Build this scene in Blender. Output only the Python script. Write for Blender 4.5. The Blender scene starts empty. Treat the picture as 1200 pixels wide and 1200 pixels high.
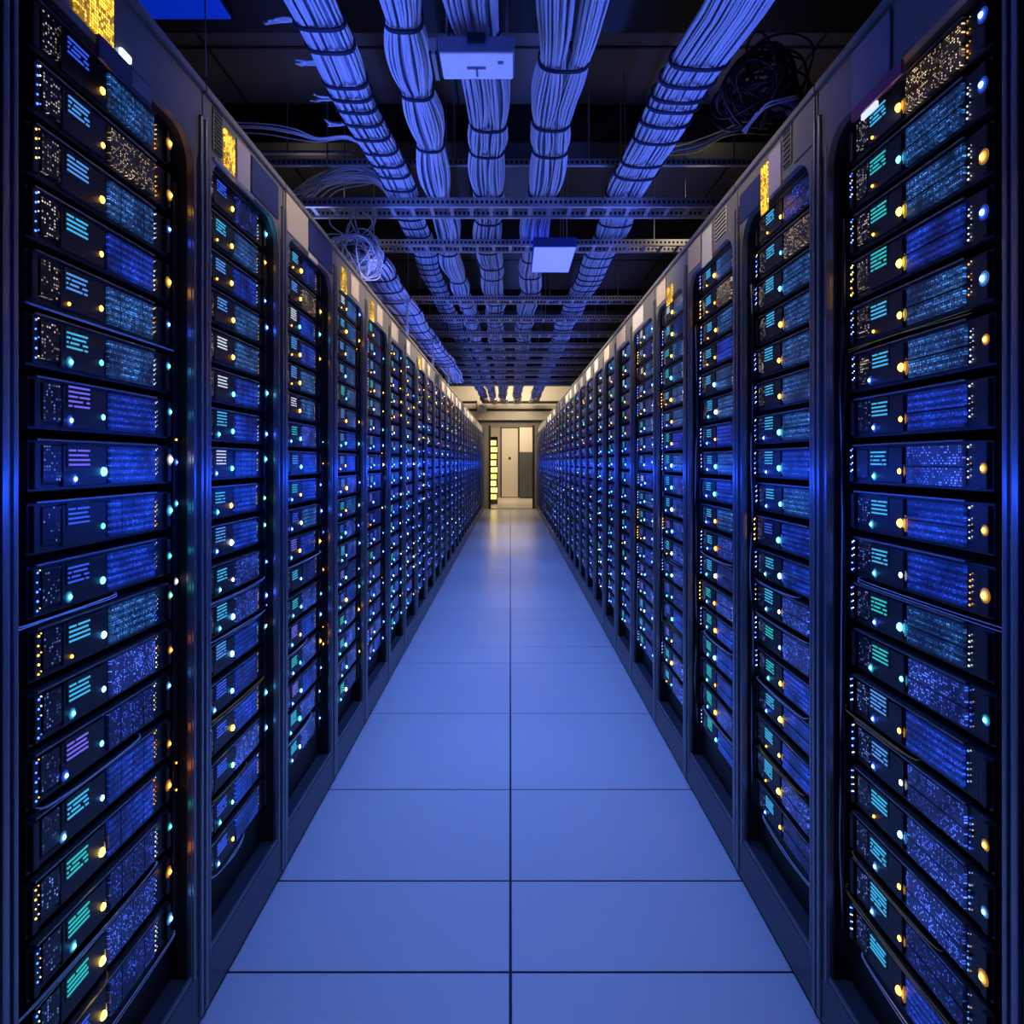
import bpy, bmesh, math, random
import numpy as np
from mathutils import Vector, Matrix

random.seed(11)
rng = np.random.default_rng(5)
SC = bpy.context.scene
C = SC.collection
PI = math.pi

# ------------------------------------------------------------------ layout
F = 810.0            # focal length in pixels of a 1200 px frame
VX, VY = 598.0, 541.0
W = 0.694            # half width of the aisle
EYE = 1.256
TOP = 2.103          # cabinet height
YEND = 18.1

def at(px, py, hz):
    """point seen at pixel px,py lying at height hz (metres above floor)"""
    d = F * (hz - EYE) / (VY - py)
    return Vector(((px - VX) * d / F, d, hz))

# ------------------------------------------------------------------ materials
def mat(name, base, rough=0.5, metal=0.0, emit=None, strength=0.0, noise=0.0, nscale=8.0, spec=0.5):
    m = bpy.data.materials.new(name)
    m.use_nodes = True
    nt = m.node_tree
    b = nt.nodes['Principled BSDF']
    b.inputs['Base Color'].default_value = (*base, 1)
    b.inputs['Roughness'].default_value = rough
    b.inputs['Metallic'].default_value = metal
    b.inputs['Specular IOR Level'].default_value = spec
    if emit:
        b.inputs['Emission Color'].default_value = (*emit, 1)
        b.inputs['Emission Strength'].default_value = strength
    if noise:
        tc = nt.nodes.new('ShaderNodeTexCoord')
        n = nt.nodes.new('ShaderNodeTexNoise')
        n.inputs['Scale'].default_value = nscale
        n.inputs['Detail'].default_value = 5
        r = nt.nodes.new('ShaderNodeMapRange')
        r.inputs['To Min'].default_value = max(0.02, rough - noise)
        r.inputs['To Max'].default_value = min(1, rough + noise)
        nt.links.new(tc.outputs['Object'], n.inputs['Vector'])
        nt.links.new(n.outputs['Fac'], r.inputs['Value'])
        nt.links.new(r.outputs['Result'], b.inputs['Roughness'])
    return m

def dot_mat(name, base, col, low, high, cell=(0.0046, 0.0046), rad=0.3, keep=0.55, seed=0.0, stripes=0.0):
    """backlit perforated panel: lit holes on a regular grid, some of them dark"""
    m = mat(name, base, 0.35)
    nt = m.node_tree
    N = nt.nodes.new
    L = nt.links.new
    b = nt.nodes['Principled BSDF']
    tc = N('ShaderNodeTexCoord')
    mp = N('ShaderNodeVectorMath'); mp.operation = 'MULTIPLY'
    mp.inputs[1].default_value = (1 / cell[0], 0.0, 1 / cell[1])
    L(tc.outputs['Object'], mp.inputs[0])
    fr = N('ShaderNodeVectorMath'); fr.operation = 'FRACTION'
    L(mp.outputs[0], fr.inputs[0])
    fl = N('ShaderNodeVectorMath'); fl.operation = 'FLOOR'
    L(mp.outputs[0], fl.inputs[0])
    ds = N('ShaderNodeVectorMath'); ds.operation = 'DISTANCE'
    ds.inputs[1].default_value = (0.5, 0.0, 0.5)
    L(fr.outputs[0], ds.inputs[0])
    lt = N('ShaderNodeMath'); lt.operation = 'LESS_THAN'; lt.inputs[1].default_value = rad
    L(ds.outputs['Value'], lt.inputs[0])
    ad = N('ShaderNodeVectorMath'); ad.operation = 'ADD'; ad.inputs[1].default_value = (seed, seed * 1.7, 3.1)
    L(fl.outputs[0], ad.inputs[0])
    oi = N('ShaderNodeObjectInfo')
    ad2 = N('ShaderNodeVectorMath'); ad2.operation = 'ADD'
    cx = N('ShaderNodeCombineXYZ')
    mu = N('ShaderNodeMath'); mu.operation = 'MULTIPLY'; mu.inputs[1].default_value = 300
    L(oi.outputs['Random'], mu.inputs[0]); L(mu.outputs[0], cx.inputs[1])
    L(ad.outputs[0], ad2.inputs[0]); L(cx.outputs[0], ad2.inputs[1])
    wn = N('ShaderNodeTexWhiteNoise'); wn.noise_dimensions = '3D'
    L(ad2.outputs[0], wn.inputs['Vector'])
    gt = N('ShaderNodeMapRange')
    gt.inputs['From Min'].default_value = 1 - keep
    gt.inputs['From Max'].default_value = 1
    gt.inputs['To Min'].default_value = 0
    gt.inputs['To Max'].default_value = high
    L(wn.outputs['Value'], gt.inputs['Value'])
    mm = N('ShaderNodeMath'); mm.operation = 'MULTIPLY'
    L(gt.outputs[0], mm.inputs[0]); L(lt.outputs[0], mm.inputs[1])
    # broad unevenness of the lamps behind the mesh
    nz = N('ShaderNodeTexNoise'); nz.inputs['Scale'].default_value = 14
    nz.inputs['Detail'].default_value = 3
    sc2 = N('ShaderNodeVectorMath'); sc2.operation = 'ADD'
    L(tc.outputs['Object'], sc2.inputs[0]); L(cx.outputs[0], sc2.inputs[1])
    L(sc2.outputs[0], nz.inputs['Vector'])
    r2 = N('ShaderNodeMapRange')
    r2.inputs['From Min'].default_value = 0.35; r2.inputs['From Max'].default_value = 0.68
    r2.inputs['To Min'].default_value = 0.25; r2.inputs['To Max'].default_value = 1.5
    L(nz.outputs['Fac'], r2.inputs['Value'])
    a3 = N('ShaderNodeMath'); a3.operation = 'ADD'; a3.inputs[1].default_value = low
    L(mm.outputs[0], a3.inputs[0])
    m3 = N('ShaderNodeMath'); m3.operation = 'MULTIPLY'
    L(a3.outputs[0], m3.inputs[0]); L(r2.outputs[0], m3.inputs[1])
    last = m3
    if stripes:
        sx = N('ShaderNodeSeparateXYZ'); L(tc.outputs['Object'], sx.inputs[0])
        s1 = N('ShaderNodeMath'); s1.operation = 'MULTIPLY'; s1.inputs[1].default_value = 2 * PI / stripes
        L(sx.outputs['Z'], s1.inputs[0])
        s2 = N('ShaderNodeMath'); s2.operation = 'SINE'; L(s1.outputs[0], s2.inputs[0])
        s3 = N('ShaderNodeMapRange')
        s3.inputs['From Min'].default_value = -0.4; s3.inputs['From Max'].default_value = 0.6
        s3.inputs['To Min'].default_value = 0.35; s3.inputs['To Max'].default_value = 1.2
        L(s2.outputs[0], s3.inputs['Value'])
        m4 = N('ShaderNodeMath'); m4.operation = 'MULTIPLY'
        L(m3.outputs[0], m4.inputs[0]); L(s3.outputs[0], m4.inputs[1])
        last = m4
    b.inputs['Emission Color'].default_value = (*col, 1)
    L(last.outputs[0], b.inputs['Emission Strength'])
    return m

def slot_mat(name, base, cell, slot, rough=0.4, metal=0.6):
    """galvanised strut with a row of punched slots along its length"""
    m = mat(name, base, rough, metal)
    nt = m.node_tree
    N = nt.nodes.new; L = nt.links.new
    b = nt.nodes['Principled BSDF']
    tc = N('ShaderNodeTexCoord')
    sx = N('ShaderNodeSeparateXYZ'); L(tc.outputs['Object'], sx.inputs[0])
    d = N('ShaderNodeMath'); d.operation = 'DIVIDE'; d.inputs[1].default_value = cell
    L(sx.outputs['X'], d.inputs[0])
    fr = N('ShaderNodeMath'); fr.operation = 'FRACT'; L(d.outputs[0], fr.inputs[0])
    g = N('ShaderNodeMath'); g.operation = 'LESS_THAN'; g.inputs[1].default_value = slot
    L(fr.outputs[0], g.inputs[0])
    az = N('ShaderNodeMath'); az.operation = 'ABSOLUTE'; L(sx.outputs['Z'], az.inputs[0])
    g2 = N('ShaderNodeMath'); g2.operation = 'LESS_THAN'; g2.inputs[1].default_value = 0.008
    L(az.outputs[0], g2.inputs[0])
    mm = N('ShaderNodeMath'); mm.operation = 'MULTIPLY'
    L(g.outputs[0], mm.inputs[0]); L(g2.outputs[0], mm.inputs[1])
    mx = N('ShaderNodeMix'); mx.data_type = 'RGBA'
    mx.inputs['A'].default_value = (*base, 1); mx.inputs['B'].default_value = (0.01, 0.01, 0.012, 1)
    L(mm.outputs[0], mx.inputs['Factor'])
    L(mx.outputs['Result'], b.inputs['Base Color'])
    return m

M = {}
M['post'] = mat('satin_steel', (0.30, 0.30, 0.33), 0.3, 0.7, noise=0.05, nscale=3)
M['header'] = mat('grey_powder_coat', (0.26, 0.255, 0.25), 0.36, 0.3, noise=0.06, nscale=5)
M['trim'] = mat('bright_steel', (0.55, 0.55, 0.56), 0.3, 0.8)
M['plinth'] = mat('charcoal_plinth', (0.10, 0.105, 0.125), 0.38, 0.5)
M['carcass'] = mat('black_interior', (0.006, 0.006, 0.008), 0.6)
M['chassis'] = mat('black_chassis', (0.015, 0.016, 0.022), 0.42, 0.0, noise=0.08, nscale=20)
M['rail'] = mat('worn_steel_edge', (0.36, 0.34, 0.33), 0.3, 0.9)
M['core'] = mat('inner_cable_jacket', (0.22, 0.24, 0.34), 0.6)
M['slot'] = mat('dark_slot', (0.004, 0.004, 0.005), 0.7)
M['beige'] = mat('beige_plate', (0.62, 0.54, 0.46), 0.5)
M['white_plate'] = mat('white_plate', (0.78, 0.77, 0.75), 0.45)
M['lavender'] = mat('lavender_label', (0.40, 0.38, 0.60), 0.45)
M['magenta'] = mat('plum_label', (0.45, 0.10, 0.28), 0.4)
M['navy'] = mat('navy_plate', (0.035, 0.05, 0.16), 0.35, 0.2)
M['pdu'] = mat('black_plastic', (0.01, 0.01, 0.012), 0.4)
M['cable'] = mat('pale_cable_jacket', (0.78, 0.80, 0.86), 0.42)
M['cable_grey'] = mat('grey_cable_jacket', (0.62, 0.62, 0.63), 0.45)
M['cable_dark'] = mat('black_cable_jacket', (0.015, 0.015, 0.02), 0.4)
M['cable_amber'] = mat('amber_cable_jacket', (0.75, 0.42, 0.06), 0.4)
M['tie'] = mat('navy_hook_strap', (0.01, 0.012, 0.05), 0.7)
M['zinc'] = mat('zinc_steel', (0.50, 0.51, 0.54), 0.4, 0.6, noise=0.1)
M['strut'] = slot_mat('slotted_zinc_strut', (0.62, 0.62, 0.66), 0.027, 0.5)
M['rod'] = mat('threaded_rod', (0.4, 0.4, 0.42), 0.4, 0.8)
M['box'] = mat('light_housing', (0.30, 0.36, 0.55), 0.4, 0.2)
M['floor_gap'] = mat('floor_joint', (0.02, 0.025, 0.06), 0.8)
M['ceiling'] = mat('brown_ceiling_board', (0.17, 0.14, 0.115), 0.8)
M['beam'] = mat('black_painted_beam', (0.012, 0.012, 0.014), 0.7)
M['cream'] = mat('cream_wall_paint', (0.78, 0.71, 0.58), 0.7)
M['greige'] = mat('greige_wall_paint', (0.36, 0.32, 0.27), 0.7)
M['door'] = mat('ivory_door_paint', (0.75, 0.68, 0.58), 0.5)
M['dark_door'] = mat('slate_panel', (0.10, 0.10, 0.11), 0.4)
M['sill'] = mat('pale_threshold', (0.8, 0.77, 0.7), 0.3, 0.2)
M['dark'] = mat('dark_trim', (0.02, 0.018, 0.016), 0.6)

EM = {
    'amber': (1.0, 0.44, 0.035), 'yellow': (1.0, 0.66, 0.05), 'orange': (1.0, 0.25, 0.02),
    'cyan': (0.06, 0.55, 1.0), 'teal': (0.03, 0.62, 0.66), 'blue': (0.04, 0.12, 1.0),
    'sky': (0.10, 0.36, 1.0), 'white': (0.75, 0.85, 1.0), 'green': (0.12, 0.9, 0.40), 'violet': (0.20, 0.16, 1.0),
    'red': (1.0, 0.06, 0.03),
}
def lampm(c, s):
    k = 'lamp_%s_%g' % (c, s)
    if k not in M:
        M[k] = mat(k, (0.05, 0.05, 0.05), 0.3, emit=EM[c], strength=s)
    return M[k]

DOTS = {
    'steel': dot_mat('mesh_steel_blue', (0.012, 0.022, 0.06), (0.06, 0.26, 0.85), 0.13, 1.7, keep=0.62, stripes=0.0125),
    'royal': dot_mat('mesh_royal_blue', (0.008, 0.014, 0.07), (0.02, 0.09, 1.0), 0.26, 1.5, keep=0.5, stripes=0.0125),
    'speckle': dot_mat('mesh_speckled_blue', (0.008, 0.012, 0.05), (0.07, 0.15, 1.0), 0.10, 2.6, keep=0.42),
    'night': dot_mat('mesh_dim_blue', (0.008, 0.010, 0.035), (0.04, 0.09, 0.8), 0.05, 2.0, keep=0.33),
    'ochre': dot_mat('mesh_warm_grey', (0.02, 0.017, 0.014), (0.95, 0.68, 0.45), 0.012, 1.4, keep=0.4),
    'honey': dot_mat('mesh_honeycomb', (0.01, 0.01, 0.014), (0.85, 0.72, 0.62), 0.0, 0.9, cell=(0.0058, 0.0052), keep=0.40),
    'honey_blue': dot_mat('mesh_honeycomb_blue', (0.008, 0.009, 0.02), (0.2, 0.35, 1.0), 0.0, 1.0, cell=(0.0058, 0.0052), keep=0.30),
    'amber': dot_mat('mesh_amber', (0.05, 0.025, 0.004), (1.0, 0.55, 0.03), 0.35, 3.4, cell=(0.0065, 0.0065), rad=0.42, keep=0.8),
}

# ------------------------------------------------------------------ mesh building
class MB:
    def __init__(s):
        s.v, s.f, s.mi, s.mats = [], [], [], []
    def _m(s, m):
        if m not in s.mats:
            s.mats.append(m)
        return s.mats.index(m)
    def add(s, vs, fs, m):
        o = len(s.v); k = s._m(m)
        s.v += [tuple(p) for p in vs]
        for f in fs:
            s.f.append(tuple(i + o for i in f)); s.mi.append(k)
    def box(s, a, b, m):
        (x0, y0, z0), (x1, y1, z1) = a, b
        s.add([(x0, y0, z0), (x1, y0, z0), (x1, y1, z0), (x0, y1, z0), (x0, y0, z1), (x1, y0, z1), (x1, y1, z1), (x0, y1, z1)],
              [(0, 3, 2, 1), (4, 5, 6, 7), (0, 1, 5, 4), (1, 2, 6, 5), (2, 3, 7, 6), (3, 0, 4, 7)], m)
    def cbox(s, a, b, m, c=0.003):
        """box with chamfered edges"""
        bm = bmesh.new()
        bmesh.ops.create_cube(bm, size=1)
        for v in bm.verts:
            v.co = Vector([a[i] + (v.co[i] + 0.5) * (b[i] - a[i]) for i in range(3)])
        bmesh.ops.bevel(bm, geom=list(bm.edges), offset=c, segments=2, affect='EDGES', profile=0.6)
        bm.verts.index_update()
        s.add([v.co[:] for v in bm.verts], [[v.index for v in f.verts] for f in bm.faces], m)
        bm.free()
    def lamp(s, c, r, m, ry=None, n=10, k=4):
        """half-dome lens standing on a front plate, bulging to -y"""
        ry = ry or r
        vs = []; fs = []
        for j in range(k):
            a = j / k * PI / 2
            for i in range(n):
                t = 2 * PI * i / n
                vs.append((c[0] + r * math.cos(a) * math.cos(t), c[1] - ry * math.sin(a), c[2] + r * math.cos(a) * math.sin(t)))
        vs.append((c[0], c[1] - ry, c[2]))
        for j in range(k - 1):
            for i in range(n):
                i2 = (i + 1) % n
                fs.append((j * n + i, j * n + i2, (j + 1) * n + i2, (j + 1) * n + i))
        for i in range(n):
            fs.append(((k - 1) * n + i, (k - 1) * n + (i + 1) % n, k * n))
        fs.append(tuple(reversed(range(n))))
        s.add(vs, fs, m)
    def tube(s, pts, r, m, sides=5, closed=False):
        P = np.array([tuple(p) for p in pts], float)
        n = len(P)
        T = np.gradient(P, axis=0)
        if closed:
            T = np.roll(P, -1, 0) - np.roll(P, 1, 0)
        T /= np.linalg.norm(T, axis=1)[:, None] + 1e-9
        up = np.array((0.0, 0, 1)) if abs(T[0][2]) < 0.9 else np.array((1.0, 0, 0))
        vs = []
        u = up - T[0] * up.dot(T[0]); u /= np.linalg.norm(u)
        for i in range(n):
            u = u - T[i] * u.dot(T[i]); u /= np.linalg.norm(u) + 1e-9
            w = np.cross(T[i], u)
            for k in range(sides):
                t = 2 * PI * k / sides
                vs.append(P[i] + r * (math.cos(t) * u + math.sin(t) * w))
        fs = []
        for i in range(n if closed else n - 1):
            j = (i + 1) % n
            for k in range(sides):
                k2 = (k + 1) % sides
                fs.append((i * sides + k, i * sides + k2, j * sides + k2, j * sides + k))
        if not closed:
            fs.append(tuple(reversed(range(sides)))); fs.append(tuple((n - 1) * sides + k for k in range(sides)))
        s.add(vs, fs, m)
    def prism(s, outline, y0, y1, m):
        """outline in x,z (counter-clockwise seen from -y), pulled from y0 to y1"""
        n = len(outline)
        vs = [(x, y0, z) for x, z in outline] + [(x, y1, z) for x, z in outline]
        fs = [tuple(range(n)), tuple(reversed(range(n, 2 * n)))]
        for i in range(n):
            j = (i + 1) % n
            fs.append((i, i + n, j + n, j))
        s.add(vs, fs, m)
    def mesh(s, name, smooth=False):
        me = bpy.data.meshes.new(name)
        me.from_pydata(s.v, [], s.f)
        for m in s.mats:
            me.materials.append(m)
        me.polygons.foreach_set('material_index', s.mi)
        if smooth:
            me.polygons.foreach_set('use_smooth', [True] * len(s.f))
        me.update()
        return me
    def build(s, name, parent=None, smooth=False, loc=None):
        return link(name, s.mesh(name, smooth), parent, loc)

def link(name, me, parent=None, loc=None):
    o = bpy.data.objects.new(name, me)
    C.objects.link(o)
    if parent is not None:
        o.parent = parent
    if loc is not None:
        o.location = loc
    return o

def tag(o, label, cat, group=None, kind=None):
    o['label'] = label; o['category'] = cat
    if group: o['group'] = group
    if kind: o['kind'] = kind
    return o

def structure(o):
    o['kind'] = 'structure'
    return o

ORD = ['', 'first', 'second', 'third', 'fourth', 'fifth', 'sixth', 'seventh', 'eighth', 'ninth', 'tenth', 'eleventh', 'twelfth',
       'thirteenth', 'fourteenth', 'fifteenth', 'sixteenth', 'seventeenth', 'eighteenth', 'nineteenth', 'twentieth',
       'twenty-first', 'twenty-second', 'twenty-third', 'twenty-fourth', 'twenty-fifth', 'twenty-sixth', 'twenty-seventh',
       'twenty-eighth', 'twenty-ninth', 'thirtieth', 'thirty-first', 'thirty-second']

# ------------------------------------------------------------------ the room shell
def build_floor():
    b = MB()
    # floor material: pale vinyl panel with a soft sheen
    m = mat('pale_floor_panel', (0.74, 0.745, 0.76), 0.26)
    ys = [F * EYE / (y - VY) for y in (1139, 1032, 925, 836, 777, 758, 742.5, 727.5)]
    ys = [-1.0, -0.35, 0.25, 0.8, 1.28] + ys
    while ys[-1] < YEND - 0.7:
        ys.append(ys[-1] + 0.43)
    ys.append(YEND + 0.12)
    xs = [-2.1, -1.4, -0.7, 0.0005, 0.7, 1.4, 2.1]
    g = 0.0034
    for i in range(len(ys) - 1):
        for j in range(len(xs) - 1):
            x0, x1, y0, y1 = xs[j] + g, xs[j + 1] - g, ys[i] + g, ys[i + 1] - g
            c = 0.0012
            b.add([(x0, y0, -c), (x1, y0, -c), (x1, y1, -c), (x0, y1, -c), (x0 + c, y0 + c, 0), (x1 - c, y0 + c, 0), (x1 - c, y1 - c, 0), (x0 + c, y1 - c, 0)],
                  [(4, 5, 6, 7), (0, 1, 5, 4), (1, 2, 6, 5), (2, 3, 7, 6), (3, 0, 4, 7)], m)
    b.box((-2.1, -1, -0.1), (2.1, YEND + 0.2, -0.004), M['floor_gap'])
    structure(b.build('floor'))
    b = MB()
    b.box((-2.1, YEND + 0.2, -0.1), (2.1, 24.4, 0.0), mat('pale_hall_floor', (0.62, 0.56, 0.47), 0.35))
    structure(b.build('floor_beyond'))

build_floor()

b = MB()
b.box((-2.1, -1, 3.3), (2.1, 24.4, 3.4), M['ceiling'])
for y in (2.2, 3.4, 4.6, 5.8, 7.0, 8.2, 9.4, 10.6, 11.8, 13, 14.2, 15.4, 16.6):
    b.box((-2.1, y, 3.294), (2.1, y + 0.014, 3.3), M['beam'])
for x in (-1.5, -0.9, -0.3, 0.3, 0.9, 1.5):
    b.box((x, -1, 3.294), (x + 0.012, YEND, 3.3), M['beam'])
structure(b.build('ceiling'))
for i, (y, hgt) in enumerate(((2.72, 0.2), (3.95, 0.22), (5.7, 0.22), (8.2, 0.25), (10.9, 0.25), (13.6, 0.25), (16.2, 0.25))):
    b = MB(); b.cbox((-2.1, y, 3.3 - hgt), (2.1, y + 0.26, 3.3), M['beam'], 0.01)
    structure(b.build('beam_%d' % (i + 1)))
for nm, x0, x1 in (('wall_left', -2.2, -2.1), ('wall_right', 2.1, 2.2)):
    b = MB(); b.box((x0, -1, -0.1), (x1, 24.4, 3.4), M['greige'] if False else M['beam'])
    structure(b.build(nm))
b = MB(); b.box((-2.1, -1.1, -0.1), (2.1, -1.0, 3.4), M['beam']); structure(b.build('wall_front'))

# back wall with the doorway and the cream bulkhead above it
b = MB()
yw0, yw1 = YEND + 0.1, YEND + 0.2
XL, XR, HD = -0.515, 0.585, 2.16
b.box((-2.1, yw0, 0), (XL, yw1, 3.3), M['greige'])
b.box((XR, yw0, 0), (2.1, yw1, 3.3), M['greige'])
b.box((XL, yw0, HD), (XR, yw1, 3.3), M['greige'])
structure(b.build('wall_back'))
b = MB(); b.box((-2.1, YEND - 0.12, 2.34), (2.1, YEND + 0.1, 3.3), M['cream'])
structure(b.build('wall_back_bulkhead'))
b = MB()
b.cbox((XL - 0.05, yw0 - 0.03, 0), (XL, yw1 + 0.02, HD + 0.05), M['dark'], 0.004)
b.cbox((XR, yw0 - 0.03, 0), (XR + 0.05, yw1 + 0.02, HD + 0.05), M['dark'], 0.004)
structure(b.build('trim_1'))
b = MB(); b.cbox((-0.69, YEND + 0.0, 0.0), (0.69, YEND + 0.07, 0.014), M['sill'], 0.003)
b.cbox((XL, YEND + 0.07, 0.0), (XR, YEND + 0.22, 0.024), M['dark'], 0.003)
structure(b.build('trim_2'))
# two dark pipes along the bulkhead
for i, z in enumerate((2.60, 2.80)):
    b = MB(); b.tube([(-2.0, YEND - 0.15, z), (-0.7, YEND - 0.15, z), (0.7, YEND - 0.15, z), (2.0, YEND - 0.15, z)], 0.03, M['dark'], 10)
    o = b.build('conduit_pipe', smooth=True)
    br = MB()
    for x in (-1.1, 0.0, 1.1):
        br.box((x - 0.02, YEND - 0.15, z - 0.03), (x + 0.02, YEND - 0.119, z + 0.03), M['dark'])
    br.build('bracket', o)
    tag(o, 'dark horizontal pipe on the cream wall above the doorway, %s of two' % ('lower' if i == 0 else 'upper'), 'pipe', 'pipes above the doorway')
b = MB(); b.cbox((-0.86, YEND - 0.2, 2.55), (-0.62, YEND - 0.175, 2.85), M['cream'], 0.006)
o = b.build('mounted_junction_box'); b = MB(); b.box((-0.865, YEND - 0.175, 2.56), (-0.615, YEND - 0.12, 2.84), M['dark']); b.build('back_box', o)
tag(o, 'cream junction box fixed over the two dark pipes on the far wall', 'junction box')

# room beyond the doorway
b = MB(); b.box((-2.1, 24.2, 0), (2.1, 24.3, 3.3), M['greige']); structure(b.build('wall_beyond'))
root = bpy.data.objects.new('hall_door', None); C.objects.link(root); root.location = (0, 24.2, 0)
b = MB(); b.cbox((-0.30, -0.06, 0.02), (0.27, -0.01, 2.42), M['door'], 0.006); leaf = b.build('door_leaf', root)
b = MB(); b.box((-0.34, -0.05, 0.0), (-0.30, 0.0, 2.46), M['dark']); b.box((0.27, -0.05, 0.0), (0.31, 0.0, 2.46), M['dark'])
b.box((-0.34, -0.05, 2.42), (0.31, 0.0, 2.46), M['dark']); b.build('door_frame', root)
b = MB(); b.lamp((-0.02, -0.06, 1.38), 0.045, M['dark'], 0.05, 14); b.build('knob', leaf, True)
tag(root, 'tall ivory door with a dark knob in the lit room past the aisle', 'door')
root = bpy.data.objects.new('hall_cabinet', None); C.objects.link(root); root.location = (0, 24.0, 0)
b = MB(); b.cbox((0.32, -0.3, 0.04), (0.95, 0.19, 1.58), M['dark_door'], 0.01)
for k in range(10):
    b.box((0.36 + k * 0.055, -0.306, 0.1), (0.363 + k * 0.055, -0.30, 1.5), M['slot'])
b.build('lower_door', root)
b = MB(); b.cbox((0.32, -0.3, 1.585), (0.95, 0.19, 2.44), M['door'], 0.01); b.build('upper_door', root)
b = MB(); b.box((0.34, -0.25, 0), (0.93, 0.17, 0.04), M['dark']); b.build('plinth', root)
tag(root, 'tall cabinet with ivory upper and slate lower doors beside the ivory door', 'cabinet')
# amber lit equipment tower just past the doorway
root = bpy.data.objects.new('equipment_tower', None); C.objects.link(root); root.location = (-0.52, 20.5, 0)
b = MB(); b.cbox((-0.2, 0, 0.0), (0.14, 0.4, 2.0), M['dark_door'], 0.01); b.build('casing', root)
for k in range(9):
    z0 = 0.14 + k * 0.2
    b = MB(); dx = 0.02 * math.sin(k * 2.1)
    b.cbox((-0.06, -0.012, z0), (0.115 + dx, 0.002, z0 + 0.145), mat('amber_panel_%d' % k, (0.2, 0.15, 0.05), 0.4, emit=(1.0, 0.70, 0.16), strength=1.6 + 0.7 * (k % 3)), 0.008)
    b.build('lit_panel', root)
tag(root, 'slim dark tower of glowing yellow panels standing just beyond the doorway', 'equipment tower')

# ------------------------------------------------------------------ server cabinets
DEPTH = 0.85
OPEN_B, OPEN_T = 0.125, 1.968
PW = 0.044
_cab = {}

def cab_meshes(wd, far=False):
    """cabinet of width wd in its own frame: x 0..wd seen left to right, front at y=0, facing -y"""
    k = (round(wd, 3), far)
    bead = 0.008 if far else 0.009
    if k in _cab:
        return _cab[k]
    d = {}
    g = 0.003
    for side, xa in (('l', g), ('r', wd - PW)):
        b = MB(); xb = xa + PW - g
        b.cbox((xa, 0, 0.02), (xb, 0.014, OPEN_T + 0.01), M['post'], 0.003)
        b.box((xa, 0.014, 0.03), (xb, 0.05, OPEN_T), M['carcass'])
        xm = xa + 0.009 if side == 'l' else xb - 0.009
        b.cbox((xm - 0.007, -bead, 0.02), (xm + 0.007, 0.004, OPEN_T + 0.06), M['post'], 0.003)
        xi = xb - 0.006 if side == 'l' else xa + 0.006
        b.cbox((xi - 0.005, -0.004, 0.11), (xi + 0.005, 0.004, OPEN_T - 0.02), M['post'], 0.002)
        d['post_' + side] = b.mesh('post')
    # header with rounded opening corners
    b = MB(); r = 0.075
    x0, x1 = PW, wd - PW
    o = [(g, OPEN_T), (x0, OPEN_T - r)]
    for i in range(1, 9):
        t = i / 8 * PI / 2
        o.append((x0 + r - r * math.cos(t), OPEN_T - r + r * math.sin(t)))
    for i in range(0, 8):
        t = PI / 2 * (1 - i / 8)
        o.append((x1 - r + r * math.cos(t), OPEN_T - r + r * math.sin(t)))
    o += [(x1, OPEN_T - r), (wd - g, OPEN_T), (wd - g, TOP - 0.014), (g, TOP - 0.014)]
    o.insert(1, (g + 0.001, OPEN_T - r)) if False else None
    b.prism(o, -0.002, 0.012, M['header'])
    b.prism(o, 0.012, 0.045, M['carcass'])
    d['header'] = b.mesh('header')
    b = MB(); b.cbox((g, -0.012, TOP - 0.016), (wd - g, 0.05, TOP), M['header'], 0.003)
    d['top_lip'] = b.mesh('top_lip')
    b = MB()
    b.cbox((g, -0.004, 0.012), (wd - g, 0.05, OPEN_B), M['plinth'], 0.004)
    b.box((PW, 0.0, OPEN_B), (wd - PW, 0.006, OPEN_B + 0.006), M['trim'])
    b.box((0.02, 0.03, 0), (wd - 0.02, DEPTH - 0.02, 0.015), M['dark'])
    d['plinth'] = b.mesh('plinth')
    b = MB()
    b.box((g, 0.05, 0.03), (g + 0.02, DEPTH, TOP - 0.02), M['carcass'])
    b.box((wd - g - 0.012, 0.05, 0.03), (wd - g, DEPTH, TOP - 0.02), M['carcass'])
    b.box((g, DEPTH - 0.012, 0.03), (wd - g, DEPTH, TOP - 0.02), M['carcass'])
    b.box((g, 0.045, TOP - 0.02), (wd - g, DEPTH, TOP - 0.005), M['header'])
    b.box((g, 0.05, 0.03), (wd - g, DEPTH, 0.232), M['carcass'])
    d['carcass'] = b.mesh('carcass')
    _cab[k] = d
    return d

# cabinets' edges along the aisle
NDETAIL = 8          # cabinets per side whose servers stand as objects of their own
SEAM = [0.928, 1.553, 2.105, 2.722, 3.306, 3.945]
n_more = 24
step = (YEND - 0.0 - SEAM[-1]) / n_more
for i in range(n_more):
    SEAM.append(SEAM[-1] + step)
NCAB = len(SEAM) - 1

def place(o, side, k, xoff=0.0, ydep=0.0, z=0.0):
    """put an object whose frame is viewer-left origin / front -y into cabinet k of a side"""
    if side == 'left':
        o.rotation_euler = (0, 0, PI / 2)
        o.location = (-W - ydep, SEAM[k] + xoff, z)
    else:
        o.rotation_euler = (0, 0, -PI / 2)
        o.location = (W + ydep, SEAM[k + 1] - xoff, z)

def decor(root, name, x0, x1, z0, z1, m, th=0.004, y=-0.002, slots=0):
    b = MB()
    b.cbox((x0, y - th, z0), (x1, y, z1), m, min(0.0015, th * 0.4))
    if slots:
        for i in range(slots):
            zz = z0 + (z1 - z0) * (i + 0.2) / slots
            b.box((x0 + 0.004, y - th - 0.001, zz), (x1 - 0.004, y - th, zz + (z1 - z0) / slots * 0.55), M['slot'])
    return b.build(name, root)

_me = {}
def cached(key, fn):
    if key not in _me:
        _me[key] = fn()
    return _me[key]

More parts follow.
